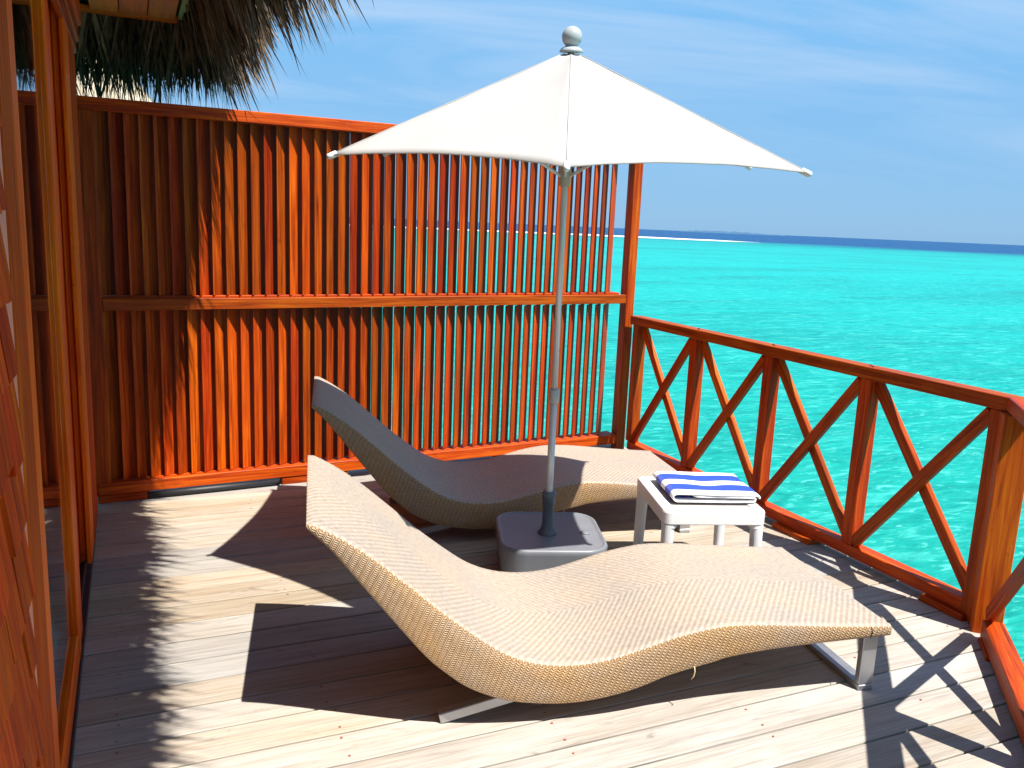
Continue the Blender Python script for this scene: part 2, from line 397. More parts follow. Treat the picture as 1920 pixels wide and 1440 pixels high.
# ------------------------------------------------------------------ sea and horizon
SEA_Z = -1.7
def sea():
    rings = [0, 6, 14, 30, 60, 120, 240, 500, 1200, 4000, 12000, 40000]; seg = 48; v, f = [(0, 0, 0)], []
    for r in rings[1:]:
        for k in range(seg): a = 2 * math.pi * k / seg; v.append((r * math.cos(a), r * math.sin(a), 0))
    for k in range(seg): f.append((0, 1 + k, 1 + (k + 1) % seg))
    for i in range(len(rings) - 2):
        for k in range(seg):
            a, b_ = 1 + i * seg + k, 1 + i * seg + (k + 1) % seg; f.append((a, a + seg, b_ + seg, b_))
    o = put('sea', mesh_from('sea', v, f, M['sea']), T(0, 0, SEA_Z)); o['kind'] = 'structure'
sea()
def surf():   # broken white water along the reef edge, left of the screen post and a short way right of it
    v, f = [], []
    for s in range(3):
        n = 70; base = len(v)
        for i in range(n + 1):
            t = i / n; a = math.radians(30 - 28 * t) ; az = math.radians(8 + 32 * t)
            r = 318 + 26 * t + s * 9 + 6 * mnoise.noise(Vector((t * 9, s * 3.1, 0)))
            wd = max(0.0, (2.6 - s * 0.7) * (0.35 + mnoise.noise(Vector((t * 16, 7 + s, 0)))) + 0.9) * (1 - max(0, (t - 0.82) / 0.18))
            hh = 0.35 * min(1, wd / 2)
            for q, zz_ in ((-wd, 0.03), (0, 0.03 + hh), (wd, 0.03)):
                v.append(((r + q) * math.sin(az), (r + q) * math.cos(az), zz_))
        for i in range(n):
            for j in range(2):
                a = base + i * 3 + j; f.append((a, a + 1, a + 4, a + 3))
    put('breaking_surf', mesh_from('surf', v, f, M['foam']), T(0, 0, SEA_Z), kind='stuff', label='thin white line of surf breaking along the reef edge')
surf()
def island():
    v, f = [], []; n = 90; D = 4200
    for i in range(n + 1):
        t = i / n; az = math.radians(34.8 + 6.6 * t)
        h = 2.5 + 9.5 * math.sin(math.pi * min(1, t * 1.15)) ** 0.6 if t < 0.87 else 2.5
        h = max(1.5, h * (0.8 + 0.35 * mnoise.noise(Vector((t * 22, 0, 0))) + 0.2 * mnoise.noise(Vector((t * 70, 4, 0)))))
        for q, z_ in ((-90, 0), (-40, h * 0.7), (0, h), (60, h * 0.8), (110, 0)):
            v.append(((D + q) * math.sin(az), (D + q) * math.cos(az), z_))
    for i in range(n):
        for j in range(4):
            a = i * 5 + j; f.append((a, a + 1, a + 6, a + 5))
    o = put('island', mesh_from('island', v, f, M['island']), T(0, 0, SEA_Z)); o['kind'] = 'structure'
island()

# ------------------------------------------------------------------ deck
deck = struct_empty('deck')
PITCH = 0.1565
def chamfer_x(y): return (0.835 + 0.69 * y) / 0.724
def plank(k):
    y0 = 1.784 + PITCH * k + 0.004; y1 = y0 + PITCH - 0.008
    x0 = -0.31 + random.uniform(-0.004, 0.004)
    xa, xb = min(3.30, chamfer_x(y0)), min(3.30, chamfer_x(y1))
    if xa < x0 + 0.2: return
    cx, cy = (x0 + xb) / 2, (y0 + y1) / 2; z1 = random.uniform(-0.0012, 0.0012); z0 = -0.028
    P = [(x0, y0), (xa, y0), (xb, y1), (x0, y1)]; b_ = 0.0025
    v = [(x - cx, y - cy, z0) for x, y in P] + [(x - cx, y - cy, z1 - b_) for x, y in P]
    Q = [(x0, y0 + b_), (xa, y0 + b_), (xb, y1 - b_), (x0, y1 - b_)]
    v += [(x - cx, y - cy, z1) for x, y in Q]
    f = [(3, 2, 1, 0)]
    for a in range(4):
        b2 = (a + 1) % 4; f.append((a, b2, b2 + 4, a + 4)); f.append((a + 4, b2 + 4, b2 + 8, a + 8))
    f.append((8, 9, 10, 11))
    put('plank', mesh_from('plank', v, f, M['deck']), T(cx, cy, 0), deck)
for k in range(-17, 23): plank(k)
for x in (-0.1, 0.55, 1.2, 1.85, 2.5, 3.1):
    y0 = max(-0.85, (0.724 * x - 0.835) / 0.69 + 0.05)
    beam('joist', (x, y0, -0.1), (x, 5.3, -0.1), 0.06, 0.13, M['seapile'], deck)
for x, y in ((-0.1, 0.2), (-0.1, 4.9), (3.1, 2.6), (3.1, 5.1), (1.5, 4.9), (1.5, 1.0)):
    put('pile', lathe_mesh([(0.09, 0), (0.085, 2.6)], M['seapile'], 12), T(x, y, -2.76), deck)
def plugs():     # plugged screw holes, two per board at every joist
    v, f = [], []
    for k in range(-2, 21):
        yc = 1.784 + PITCH * (k + 0.5)
        for x in (-0.1, 0.55, 1.2, 1.85, 2.5, 3.1):
            for s in (-1, 1):
                if random.random() < 0.25: continue
                px, py = x + random.uniform(-0.012, 0.012), yc + s * 0.047 + random.uniform(-0.006, 0.006)
                if px > chamfer_x(py) - 0.1: continue
                b0 = len(v); r = random.uniform(0.0035, 0.0055)
                for q in range(7): a = q * 2 * math.pi / 7; v.append((px + r * math.cos(a), py + r * math.sin(a), 0.0022))
                f.append(tuple(range(b0, b0 + 7)))
    put('screw_plug', mesh_from('plugs', v, f, M['plug']), I4, deck, kind='stuff')
plugs()

# ------------------------------------------------------------------ privacy screen
ang = math.atan2(0.25, 3.42)
SW = T(-0.17, 4.95, 0) @ Matrix.Rotation(ang, 4, 'Z')      # local x runs along the screen, -y faces the deck
screen = thing('privacy_screen', 'tall red timber privacy screen of upright angled slats along the back of the deck', 'privacy screen', SW)
def sp(x, y, z): return SW @ Vector((x, y, z))
snorm = SW.to_3x3() @ Vector((0, -1, 0))
def sbeam(name, a, b_, w, h, mat=None, **kw):
    return beam(name, sp(*a), sp(*b_), w, h, mat or M['wood'], screen, **kw)
def spost(name, x, y, z0, z1, w, d, mat=None):
    mm, l = frame(sp(x, y, z0), sp(x, y, z1), snorm)
    return put(name, box_mesh(l, w, d, mat or M['wood'], 0.003), mm, screen)
sbeam('top_rail', (-0.075, 0.055, 2.108), (3.455, 0.055, 2.128), 0.125, 0.062)
spost('post', -0.028, 0.035, 0.045, 2.075, 0.088, 0.075)
spost('post', 3.415, 0.035, 0.0, 2.095, 0.07, 0.08)
sbeam('middle_rail', (0.017, 0.012, 1.088), (3.378, 0.012, 1.106), 0.032, 0.062)
sbeam('ledge', (0.017, 0.075, 1.094), (3.34, 0.075, 1.112), 0.09, 0.076)
sbeam('bottom_rail', (-0.05, 0.058, 0.080), (3.378, 0.058, 0.080), 0.132, 0.066)
for x0, x1 in ((-0.05, 0.21), (0.945, 1.35), (2.4, 2.75)):
    sbeam('foot_block', (x0, 0.04, 0.022), (x1, 0.04, 0.022), 0.085, 0.044)
TH = math.radians(41); SLW, SLT, SP_ = 0.124, 0.017, 0.0712
NS = 47
def slat_mesh(h):
    # board set at an angle, its narrow edges cut square to the screen; local x upright, local y along the screen, local z through it
    cx_, cz_ = SLW * math.cos(TH), SLW * math.sin(TH)
    pts = [(0, 0), (cx_, cz_), (cx_, cz_ + SLT), (0, SLT)]
    bm = bmesh.new(); a_ = [bm.verts.new((-h / 2, p, q)) for p, q in pts]; b_ = [bm.verts.new((h / 2, p, q)) for p, q in pts]
    bm.faces.new(a_); bm.faces.new(b_[::-1])
    for k in range(4): bm.faces.new((a_[(k + 1) % 4], a_[k], b_[k], b_[(k + 1) % 4]))
    bmesh.ops.recalc_face_normals(bm, faces=bm.faces[:])
    bmesh.ops.bevel(bm, geom=bm.edges[:], offset=0.002, segments=1, affect='EDGES')
    me = bpy.data.meshes.new('slat'); bm.to_mesh(me); bm.free(); me.materials.append(M['slat']); return me
for (za, zb) in ((0.1135, 1.055), (1.1335, 2.085)):
    me = slat_mesh(zb - za)
    for i in range(NS):
        x = 0.011 + i * SP_
        if x > 3.28: continue
        mm = Matrix(((0, 1, 0, 0), (0, 0, 1, 0), (1, 0, 0, 0), (0, 0, 0, 1)))
        put('slat', me, SW @ T(x + random.uniform(-0.001, 0.001), 0.020, (za + zb) / 2 + 0.01 * x / 3.4) @ Matrix.Rotation(random.uniform(-0.012, 0.012), 4, 'Z') @ mm, screen)
pipe = put('drain_pipe', tube_mesh([sp(0.2, 0.0, 0.022), sp(0.5, -0.002, 0.022), sp(0.93, 0.0, 0.022)], 0.019, M['rubber'], 12), I4)
pipe['label'] = 'black drain pipe lying under the bottom rail of the slatted screen'; pipe['category'] = 'pipe'

# ------------------------------------------------------------------ railing
rail = thing('railing', 'red timber railing with crossed braces along the water side of the deck', 'railing', T(3.26, 3.6, 0))
RX = 3.265
PY = [5.09, 4.405, 3.705, 3.003]
beam('top_rail', (RX, 5.155, 0.963), (RX, 2.235, 0.963), 0.085, 0.060, M['wood'], rail)
beam('bottom_rail', (RX, 5.10, 0.060), (RX, 2.33, 0.060), 0.075, 0.058, M['wood'], rail)
for y in PY: beam('post', (RX, y, 0.090), (RX, y, 0.932), 0.070, 0.070, M['wood'], rail, (0, 1, 0))
for y0, y1 in ((3.22, 3.50), (2.30, 2.52), (4.3, 4.6)):
    beam('foot_block', (RX - 0.012, y0, 0.015), (RX - 0.012, y1, 0.015), 0.11, 0.030, M['wood'], rail)
CORNER = 2.30
for y in PY[1:]:
    for dx_, dy_ in ((0.012, 0.02), (-0.014, -0.018)):
        put('bolt', lathe_mesh([(0.007, 0), (0.007, 0.003), (0.004, 0.0045)], M['rubber'], 8), T(RX + dx_, y + dy_, 0.9928), rail)
ends = PY + [CORNER]
for a, b_ in zip(ends[:-1], ends[1:]):
    ya, yb = a - 0.035, b_ + 0.035
    beam('brace', (RX - 0.016, ya, 0.105), (RX - 0.016, yb, 0.915), 0.030, 0.056, M['wood'], rail, (0, 0, 1))
    beam('brace', (RX + 0.016, ya, 0.915), (RX + 0.016, yb, 0.105), 0.030, 0.056, M['wood'], rail, (0, 0, 1))
# corner post group, then the rail that turns back along the chamfered corner
D = Vector((-0.690, -0.724, 0)).normalized(); CP = Vector((3.212, 2.187, 0)); Nn = Vector((D.y, -D.x, 0))
beam('post', (RX - 0.005, 2.30, 0.0), (RX - 0.005, 2.30, 0.932), 0.066, 0.066, M['wood'], rail, (0, 1, 0))
beam('corner_post', CP + Vector((0.02, 0.03, -0.1)), CP + Vector((0.02, 0.03, 0.932)), 0.11, 0.11, M['wood'], rail, Nn)
q0 = CP + D * 0.075; q1 = CP + D * 1.15
beam('top_rail', CP - D * 0.06 + Vector((0, 0, 0.966)), CP + D * 2.3 + Vector((0, 0, 0.966)), 0.085, 0.058, M['wood'], rail)
beam('bottom_rail', q0 + Vector((0, 0, 0.050)), CP + D * 2.3 + Vector((0, 0, 0.050)), 0.080, 0.075, M['wood'], rail)
beam('foot_block', q0 + Vector((0, 0, 0.005)) + D * 0.02, q0 + D * 0.2 + Vector((0, 0, 0.005)), 0.10, 0.028, M['wood'], rail)
st0 = CP + D * 0.055
for i in range(3):
    p = CP + D * (1.02 * (i + 1)); e0 = CP + D * (1.02 * i + (0.075 if i == 0 else 0.035)); e1 = p - D * 0.035
    if i < 2: beam('post', p + Vector((0, 0, 0.088)), p + Vector((0, 0, 0.936)), 0.07, 0.07, M['wood'], rail, Nn)
    else: break
    beam('brace', e0 + Nn * 0.016 + Vector((0, 0, 0.11)), e1 + Nn * 0.016 + Vector((0, 0, 0.915)), 0.030, 0.056, M['wood'], rail)
    beam('brace', e0 - Nn * 0.016 + Vector((0, 0, 0.915)), e1 - Nn * 0.016 + Vector((0, 0, 0.11)), 0.030, 0.056, M['wood'], rail)

# ------------------------------------------------------------------ villa (left): shingled wall, sliding door, eaves, thatch
villa = thing('villa', 'red timber villa with shingled wall, glass sliding door and overhanging palm thatch roof', 'villa', T(-0.22, 2.0, 0))
wall = put('shingle_wall', box_mesh(3.6, 0.12, 2.6, M['shingle'], 0), T(-0.285, 0.22, 1.2) @ Matrix.Rotation(math.pi / 2, 4, 'Z'), villa)
row = 0.148; sh_me = {}
for r_ in range(16):
    z0 = 0.0 + r_ * row - 0.05; y = -0.35 - (0.07 if r_ % 2 else 0.0)
    while y < 1.82:
        wdt = random.choice((0.11, 0.13, 0.15)); y1 = min(y + wdt, 1.835 + random.uniform(-0.02, 0.006))
        if y1 - y < 0.03: break
        key = (round(y1 - y, 3))
        if key not in sh_me:
            w_ = y1 - y - 0.006; t = 0.016; h = 0.29
            v = [(0, -w_ / 2, 0), (0, w_ / 2, 0), (0, w_ / 2, t), (0, -w_ / 2, t), (h, -w_ / 2, 0), (h, w_ / 2, 0), (h, w_ / 2, 0.004), (h, -w_ / 2, 0.004)]
            f = [(0, 3, 2, 1), (4, 5, 6, 7), (0, 1, 5, 4), (3, 7, 6, 2), (0, 4, 7, 3), (1, 2, 6, 5)]
            sh_me[key] = mesh_from('shingle', v, f, M['shingle'])
        # local x up the wall, local y along the wall, local z outwards, butt tipped out
        mm = Matrix(((0, 0, 1, 0), (0, 1, 0, 0), (1, 0, 0, 0), (0, 0, 0, 1)))
        zb = z0 + random.uniform(-0.02, 0.02)
        mw = T(-0.2275 + random.uniform(0.007, 0.012), (y + y1) / 2, zb) @ mm @ Matrix.Rotation(math.radians(3.4 + random.uniform(-0.5, 0.8)), 4, 'Y')
        put('shingle', sh_me[key], mw, wall)
        y = y1
def vb(name, x, y0, y1, z0, z1, depth, mat, par=villa, axis='z'):
    """upright board on the wall: outer face at x, going depth into the wall"""
    if axis == 'z':
        mm, l = frame((x - depth / 2, (y0 + y1) / 2, z0), (x - depth / 2, (y0 + y1) / 2, z1), (1, 0, 0))
        return put(name, box_mesh(l, y1 - y0, depth, mat, 0.004), mm, par)
    mm, l = frame((x - depth / 2, y0, (z0 + z1) / 2), (x - depth / 2, y1, (z0 + z1) / 2), (0, 0, 1))
    return put(name, box_mesh(l, depth, z1 - z0, mat, 0.004), mm, par)
vb('trim', -0.2235, 1.845, 1.955, -0.02, 2.55, 0.03, M['trim'])
vb('door_jamb', -0.2205, 1.957, 2.160, -0.02, 2.45, 0.12, M['shingle'])
door = vb('sliding_door', -0.2225, 2.162, 2.285, 0.012, 2.42, 0.05, M['door'])
vb('door_stile', -0.2225, 3.13, 3.235, 0.012, 2.42, 0.022, M['door'], door)
vb('door_stile', -0.2255, 3.237, 3.38, 0.012, 2.42, 0.019, M['door'], door)
vb('bottom_rail', -0.2235, 2.286, 3.129, 0.012, 0.115, 0.040, M['door'], door, 'y')
vb('top_rail', -0.2235, 2.286, 3.129, 2.31, 2.42, 0.048, M['door'], door, 'y')
put('glass_pane', box_mesh(0.843, 0.005, 2.194, M['glass'], 0), T(-0.2415, 2.7075, 1.2125) @ Matrix.Rotation(math.pi / 2, 4, 'Z'), door)
door2 = vb('fixed_window', -0.285, 3.40, 3.47, 0.012, 2.42, 0.045, M['door'])
vb('window_stile', -0.285, 3.97, 4.04, 0.012, 2.42, 0.045, M['door'], door2)
put('glass_pane', box_mesh(0.50, 0.006, 2.40, M['glass'], 0), T(-0.306, 3.72, 1.215) @ Matrix.Rotation(math.pi / 2, 4, 'Z'), door2)
put('track', box_mesh(2.3, 0.075, 0.014, M['rubber'], 0.003), T(-0.252, 3.2, 0.004) @ Matrix.Rotation(math.pi / 2, 4, 'Z'), villa)
put('track', box_mesh(2.0, 0.012, 0.03, M['rubber'], 0.002), T(-0.245, 3.06, 0.012) @ Matrix.Rotation(math.pi / 2, 4, 'Z'), villa)
# the end wall of planks beyond the door
xs = [-0.300, -0.272, -0.246, -0.222]
vb('wall_plank', -0.268, 4.06, 4.32, 0.0, 2.45, 0.05, M['door'])
vb('wall_plank', -0.240, 4.08, 4.34, 0.0, 2.45, 0.026, M['door'])
vb('wall_plank', -0.2185, 4.055, 4.33, 0.0, 2.45, 0.020, M['door'])
vb('wall_plank', -0.2165, 4.335, 4.60, 0.0, 2.42, 0.10, M['shingle'])
vb('wall_plank', -0.2205, 4.603, 4.855, 0.0, 2.42, 0.10, M['shingle'])
# stepped boards over the door
for i, (x, z0, z1, mt) in enumerate(((-0.2135, 2.335, 2.395, 'wood'), (-0.2005, 2.385, 2.47, 'wood'), (-0.186, 2.455, 2.56, 'soffit'))):
    vb('header_board', x, -1.0, 4.93 - 0.03 * i, z0, z1, 0.03, M[mt], villa, 'y')
# room behind the glass
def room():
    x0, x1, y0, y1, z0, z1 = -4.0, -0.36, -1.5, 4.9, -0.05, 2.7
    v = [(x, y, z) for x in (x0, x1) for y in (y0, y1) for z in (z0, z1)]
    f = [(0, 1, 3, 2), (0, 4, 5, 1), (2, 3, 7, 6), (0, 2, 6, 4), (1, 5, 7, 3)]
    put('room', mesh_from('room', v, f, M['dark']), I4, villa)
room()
# soffit boards and the thatch above them
for i in range(3):
    x = -0.085 + i * 0.135
    beam('soffit_board', (x, -1.6, 2.590), (x, 5.085, 2.590), 0.131, 0.02, M['soffit'], villa)
beam('soffit_board', (-0.38, 5.145, 2.593), (0.265, 5.145, 2.593), 0.10, 0.024, M['soffit'], villa)
beam('soffit_board', (0.305, -1.6, 2.615), (0.305, 5.14, 2.615), 0.075, 0.04, M['fascia'], villa)
def roof():
    # hip roof body: underside just above the soffit, skin 0.22 m thicker
    ex, ey, z0 = 0.46, 5.36, 2.645; wx, wy = -5.2, -2.6
    ax_, ay = (ex + wx) / 2, (ey + wy) / 2; H = 3.0
    def ring(z, k): return [(ex - k, ey - k, z), (wx + k, ey - k, z), (wx + k, wy + k, z), (ex - k, wy + k, z)]
    v = ring(z0, 0.08) + ring(z0 + 0.14, 0.0) + ring(z0 + H, 2.75) + ring(z0 + 0.06, 0.22) + ring(z0 + H - 0.2, 2.85)
    f = []
    for a in range(4):
        b_ = (a + 1) % 4
        f.append((a, b_, b_ + 4, a + 4)); f.append((a + 4, b_ + 4, b_ + 8, a + 8)); f.append((b_, a, a + 12, b_ + 12)); f.append((b_ + 12, a + 12, a + 16, b_ + 16))
    f.append((8, 9, 10, 11))
    body = put('roof', mesh_from('roof_body', v, f, M['thatch']), I4, villa)
    # hanging palm strands: thousands of thin tapered blades
    V, F = [], []
    rnd = random.Random(3)
    def blade(p, d, ln, w):
        d = d.normalized(); s = d.cross(Vector((rnd.uniform(-1, 1), rnd.uniform(-1, 1), rnd.uniform(-1, 1)))).normalized() * w / 2
        bend = Vector((rnd.uniform(-1, 1), rnd.uniform(-1, 1), -0.6)) * ln * rnd.uniform(0.02, 0.12)
        b0 = len(V); mid = p + d * ln * 0.55 + bend * 0.45; tip = p + d * ln + bend
        V.extend([p - s, p + s, mid + s * 0.8, mid - s * 0.8, tip]); F.append((b0, b0 + 1, b0 + 2, b0 + 3)); F.append((b0 + 3, b0 + 2, b0 + 4))
    def clump(t): return 0.5 + 0.5 * mnoise.noise(Vector((t * 5.5, 1.7, 0))) + 0.35 * mnoise.noise(Vector((t * 23, 4.2, 0)))
    for i in range(11500):                       # east eave, over the deck
        y = rnd.uniform(-1.4, 5.40); k = rnd.random(); c_ = clump(y)
        p = Vector((0.26 + 0.22 * k, y, 2.61 + 0.13 * rnd.random() - 0.10 * k + 0.06))
        d = Vector((0.42 + rnd.uniform(-0.22, 0.22), rnd.uniform(-0.22, 0.22), -1.0))
        ln = (0.12 + 0.13 * rnd.random() + 0.15 * c_) * (1 if rnd.random() > 0.22 else 1.45)
        blade(p, d, ln, rnd.uniform(0.008, 0.024))
    for i in range(7200):                        # north eave, round the corner
        x = rnd.uniform(-2.6, 0.5); k = rnd.random(); c_ = clump(x + 9)
        p = Vector((x, 5.14 + 0.26 * k, 2.61 + 0.13 * rnd.random() - 0.10 * k + 0.06))
        d = Vector((rnd.uniform(-0.28, 0.28) + max(0, x - 0.25) * 1.2, 0.45 + rnd.uniform(-0.22, 0.22), -1.0))
        ln = (0.20 + 0.20 * rnd.random() + 0.18 * c_) * (1 if rnd.random() > 0.2 else 1.35)
        blade(p, d, ln, rnd.uniform(0.008, 0.024))
    for i in range(5000):                        # skin of the two slopes that can be seen from the side
        t = rnd.random() ** 1.3; e = rnd.random() < 0.6
        if e: p = Vector((ex - 2.75 * t, rnd.uniform(wy + 2.75 * t, ey - 2.75 * t), z0 + 0.16 + 2.86 * t)); d = Vector((1, rnd.uniform(-0.2, 0.2), -1.0))
        else: p = Vector((rnd.uniform(wx + 2.75 * t, ex - 2.75 * t), ey - 2.75 * t, z0 + 0.16 + 2.86 * t)); d = Vector((rnd.uniform(-0.2, 0.2), 1, -1.0))
        blade(p, d, rnd.uniform(0.25, 0.5), rnd.uniform(0.008, 0.02))
    put('thatch', mesh_from('thatch', V, F, M['thatch']), I4, body, kind='stuff')
roof()

# ------------------------------------------------------------------ neighbour villa beyond the screen
nv = thing('neighbour_villa', 'pale thatched roof of a neighbouring water villa behind the slatted screen', 'villa', T(-0.75, 30, SEA_Z))
def nvilla():
    cx_, cy_ = -0.75, 31.0; ap = 7.2; ez = 1.4; r = 3.3
    V, F = [], []
    rnd = random.Random(11)
    n = 14
    for i in range(n + 1):
        t = i / n; z = ez + (ap - ez) * t; k = r * (1 - t) + 0.12
        for (sx_, sy_) in ((1, 1), (-1, 1), (-1, -1), (1, -1)): V.append((cx_ + sx_ * k, cy_ + sy_ * k, z))
    for i in range(n):
        for a in range(4):
            b_ = (a + 1) % 4; F.append((i * 4 + a, i * 4 + b_, i * 4 + 4 + b_, i * 4 + 4 + a))
    rf = put('roof', mesh_from('roof', V, F, M['thatch_pale']), I4, nv)
    V, F = [], []
    for i in range(5200):
        t = rnd.random(); k = r * (1 - t) + 0.14; s = rnd.uniform(-k, k); z = ez + (ap - ez) * t
        side = rnd.randrange(3)
        if side == 0: p = Vector((cx_ + s, cy_ - k, z)); d = Vector((0, -0.55, -1))
        elif side == 1: p = Vector((cx_ + k, cy_ + s, z)); d = Vector((0.55, 0, -1))
        else: p = Vector((cx_ - k, cy_ + s, z)); d = Vector((-0.55, 0, -1))
        d = (d + Vector((rnd.uniform(-.15, .15), rnd.uniform(-.15, .15), 0))).normalized()
        w = Vector((rnd.uniform(-1, 1), rnd.uniform(-1, 1), 0)) * 0.025; b0 = len(V); ln = rnd.uniform(0.25, 0.5)
        V.extend([p - w, p + w, p + d * ln]); F.append((b0, b0 + 1, b0 + 2))
    put('thatch', mesh_from('thatch', V, F, M['thatch_pale']), I4, rf, kind='stuff')
    put('wall', box_mesh(4.6, 4.6, 2.4, M['shingle'], 0.01), T(cx_, cy_, 0.5), nv)
    for sx_ in (-1, 1):
        for sy_ in (-1, 1): put('stilt', lathe_mesh([(0.14, 0), (0.14, 2.2)], M['seapile'], 10), T(cx_ + sx_ * 2, cy_ + sy_ * 2, -2.9), nv)
nvilla()

# ------------------------------------------------------------------ sun loungers
TOP = [(-0.003, 0.722), (0.019, 0.720), (0.093, 0.679), (0.187, 0.612), (0.299, 0.516), (0.409, 0.418), (0.523, 0.328), (0.611, 0.268), (0.7, 0.231), (0.789, 0.214),
       (0.879, 0.212), (0.977, 0.224), (1.092, 0.254), (1.205, 0.285), (1.346, 0.307), (1.478, 0.305), (1.631, 0.292), (1.805, 0.276), (2.01, 0.262)]
BOT = [(-0.003, 0.708), (0.071, 0.632), (0.164, 0.514), (0.262, 0.390), (0.358, 0.272), (0.43, 0.205), (0.501, 0.152), (0.611, 0.104), (0.721, 0.081), (0.835, 0.072),
       (0.948, 0.080), (1.063, 0.104), (1.178, 0.142), (1.337, 0.177), (1.39, 0.190), (1.555, 0.206), (1.726, 0.214), (2.01, 0.223)]
def crv(pts, n):
    """smooth resampling (Catmull-Rom) at n+1 evenly spaced u"""
    P = [Vector((p[0], p[1])) for p in pts]; P = [P[0] * 2 - P[1]] + P + [P[-1] * 2 - P[-2]]
    dense = []
    for i in range(1, len(P) - 2):
        for q in range(12):
            t = q / 12; a, b_, c_, d = P[i - 1], P[i], P[i + 1], P[i + 2]
            dense.append(0.5 * ((2 * b_) + (c_ - a) * t + (2 * a - 5 * b_ + 4 * c_ - d) * t * t + (3 * b_ - a - 3 * c_ + d) * t ** 3))
    dense.append(P[-2]); out_ = []
    for k in range(n + 1):
        u = pts[0][0] + (pts[-1][0] - pts[0][0]) * k / n
        for a, b_ in zip(dense[:-1], dense[1:]):
            if a.x <= u <= b_.x + 1e-9: out_.append((u, a.y + (b_.y - a.y) * (u - a.x) / max(1e-9, b_.x - a.x))); break
        else: out_.append((u, dense[-1].y))
    return out_
WID = 0.75
def lounger_body():
    n = 90; tp, bt = crv(TOP, n), crv(BOT, n)
    V, F, MI, UV = [], [], [], []; arc = [0.0]
    for i in range(n): arc.append(arc[-1] + math.hypot(tp[i + 1][0] - tp[i][0], tp[i + 1][1] - tp[i][1]))
    ws = [0, 0.004, 0.012, 0.03] + [0.03 + 0.69 * k / 10 for k in range(1, 10)] + [0.72, 0.738, 0.746, 0.75]
    nw = len(ws)
    def drop(w):
        e = min(w, WID - w); return 0.012 * (1 - min(1, e / 0.012)) ** 2 - 0.002 * math.exp(-((e - 0.014) / 0.008) ** 2)
    rows = []
    for i in range(n + 1):
        u, zt = tp[i]; zb = min(bt[i][1], zt - 0.012); row_ = []
        # rounded corners of the head edge
        for w in ws:
            row_.append(len(V)); V.append((u, w, zt - drop(w) * min(1, (zt - zb) / 0.04)))
        zs = zt - 0.012 * min(1, (zt - zb) / 0.04)
        for q in (0.33, 0.66): row_.append(len(V)); V.append((u, WID, zs + (zb - zs) * q))
        for w in (WID - 0.004, 0.004): row_.append(len(V)); V.append((u, w, zb))
        for q in (0.66, 0.33): row_.append(len(V)); V.append((u, 0, zs + (zb - zs) * q))
        rows.append((row_, zt, zb))
    m_ = len(rows[0][0])
    for i in range(n):
        a, b_ = rows[i][0], rows[i + 1][0]
        for j in range(m_):
            k = (j + 1) % m_
            F.append((a[j], b_[j], b_[k], a[k]))
            top = j < nw - 1 and 0 <= j
            MI.append(0 if (1 <= j < nw - 2) else 1)
            if top:
                v0, v1 = ws[j], ws[k]; UV.append([(arc[i], v0), (arc[i + 1], v0), (arc[i + 1], v1), (arc[i], v1)])
            else:
                UV.append([(arc[i], V[a[j]][2] - rows[i][2]), (arc[i + 1], V[b_[j]][2] - rows[i + 1][2]), (arc[i + 1], V[b_[k]][2] - rows[i + 1][2]), (arc[i], V[a[k]][2] - rows[i][2])])
    for r_, flip in ((rows[0][0], False), (rows[-1][0], True)):
        q = list(r_); F.append(tuple(q if not flip else q[::-1])); MI.append(1)
        UV.append([(V[x][1], V[x][2]) for x in F[-1]])
    F = [tuple(reversed(f)) for f in F]; UV = [list(reversed(u)) for u in UV]
    me = mesh_from('woven_body', V, F, [M['weave_top'], M['weave_side']], MI, True, UV)
    return me
def lw(x, y, deg): return T(x, y, 0) @ Matrix.Rotation(math.radians(deg), 4, 'Z')
def make_lounger(world, label):
    t = thing('sun_lounger', label, 'sun lounger', world, 'woven sun loungers on the deck')
    P = lambda a, b_, c_: world @ Vector((a, b_, c_))
    ud = world.to_3x3() @ Vector((1, 0, 0))
    seat = put('woven_seat', lounger_body(), world, t)
    md = seat.modifiers.new('soft', 'BEVEL'); md.width = 0.004; md.segments = 2; md.limit_method = 'ANGLE'; md.angle_limit = math.radians(50)
    fl = put('front_leg', box_mesh(0.205, 0.058, 0.026, M['alu'], 0.002), frame(P(1.955, 0.045, 0.022), P(1.955, 0.045, 0.227), world.to_3x3() @ Vector((0, 1, 0)))[0], t)
    put('front_leg', fl.data, frame(P(1.955, 0.705, 0.022), P(1.955, 0.705, 0.227), world.to_3x3() @ Vector((0, 1, 0)))[0], t)
    beam('foot_bar', P(1.955, 0.03, 0.011), P(1.955, 0.72, 0.011), 0.058, 0.021, M['alu'], t, bev=0.002)
    for w in (0.085, 0.665):
        beam('rear_strut', P(0.415, w, 0.016), P(0.80, w, 0.105), 0.034, 0.036, M['alu'], t, bev=0.003)
    put('loose_strand', tube_mesh([(1.262, 0.004, 0.168), (1.264, 0.0, 0.15), (1.260, -0.002, 0.134), (1.250, -0.003, 0.124)], [0.0022, 0.002, 0.0018, 0.0012], M['strand'], 6), world, t)
    put('broken_strand', tube_mesh([(1.925, 0.001, 0.262), (1.93, -0.003, 0.245), (1.922, -0.004, 0.222)], [0.002, 0.002, 0.0015], M['socket'], 6), world, t)
    return t
l1 = make_lounger(lw(0.432, 2.36, -10.8), 'front beige woven sun lounger standing fully in the sun, nearest the camera')
l2 = copy_tree(l1, lw(0.749, 3.949, -11.9))
l2['label'] = 'rear beige woven sun lounger shaded by the parasol, beside the slatted screen'

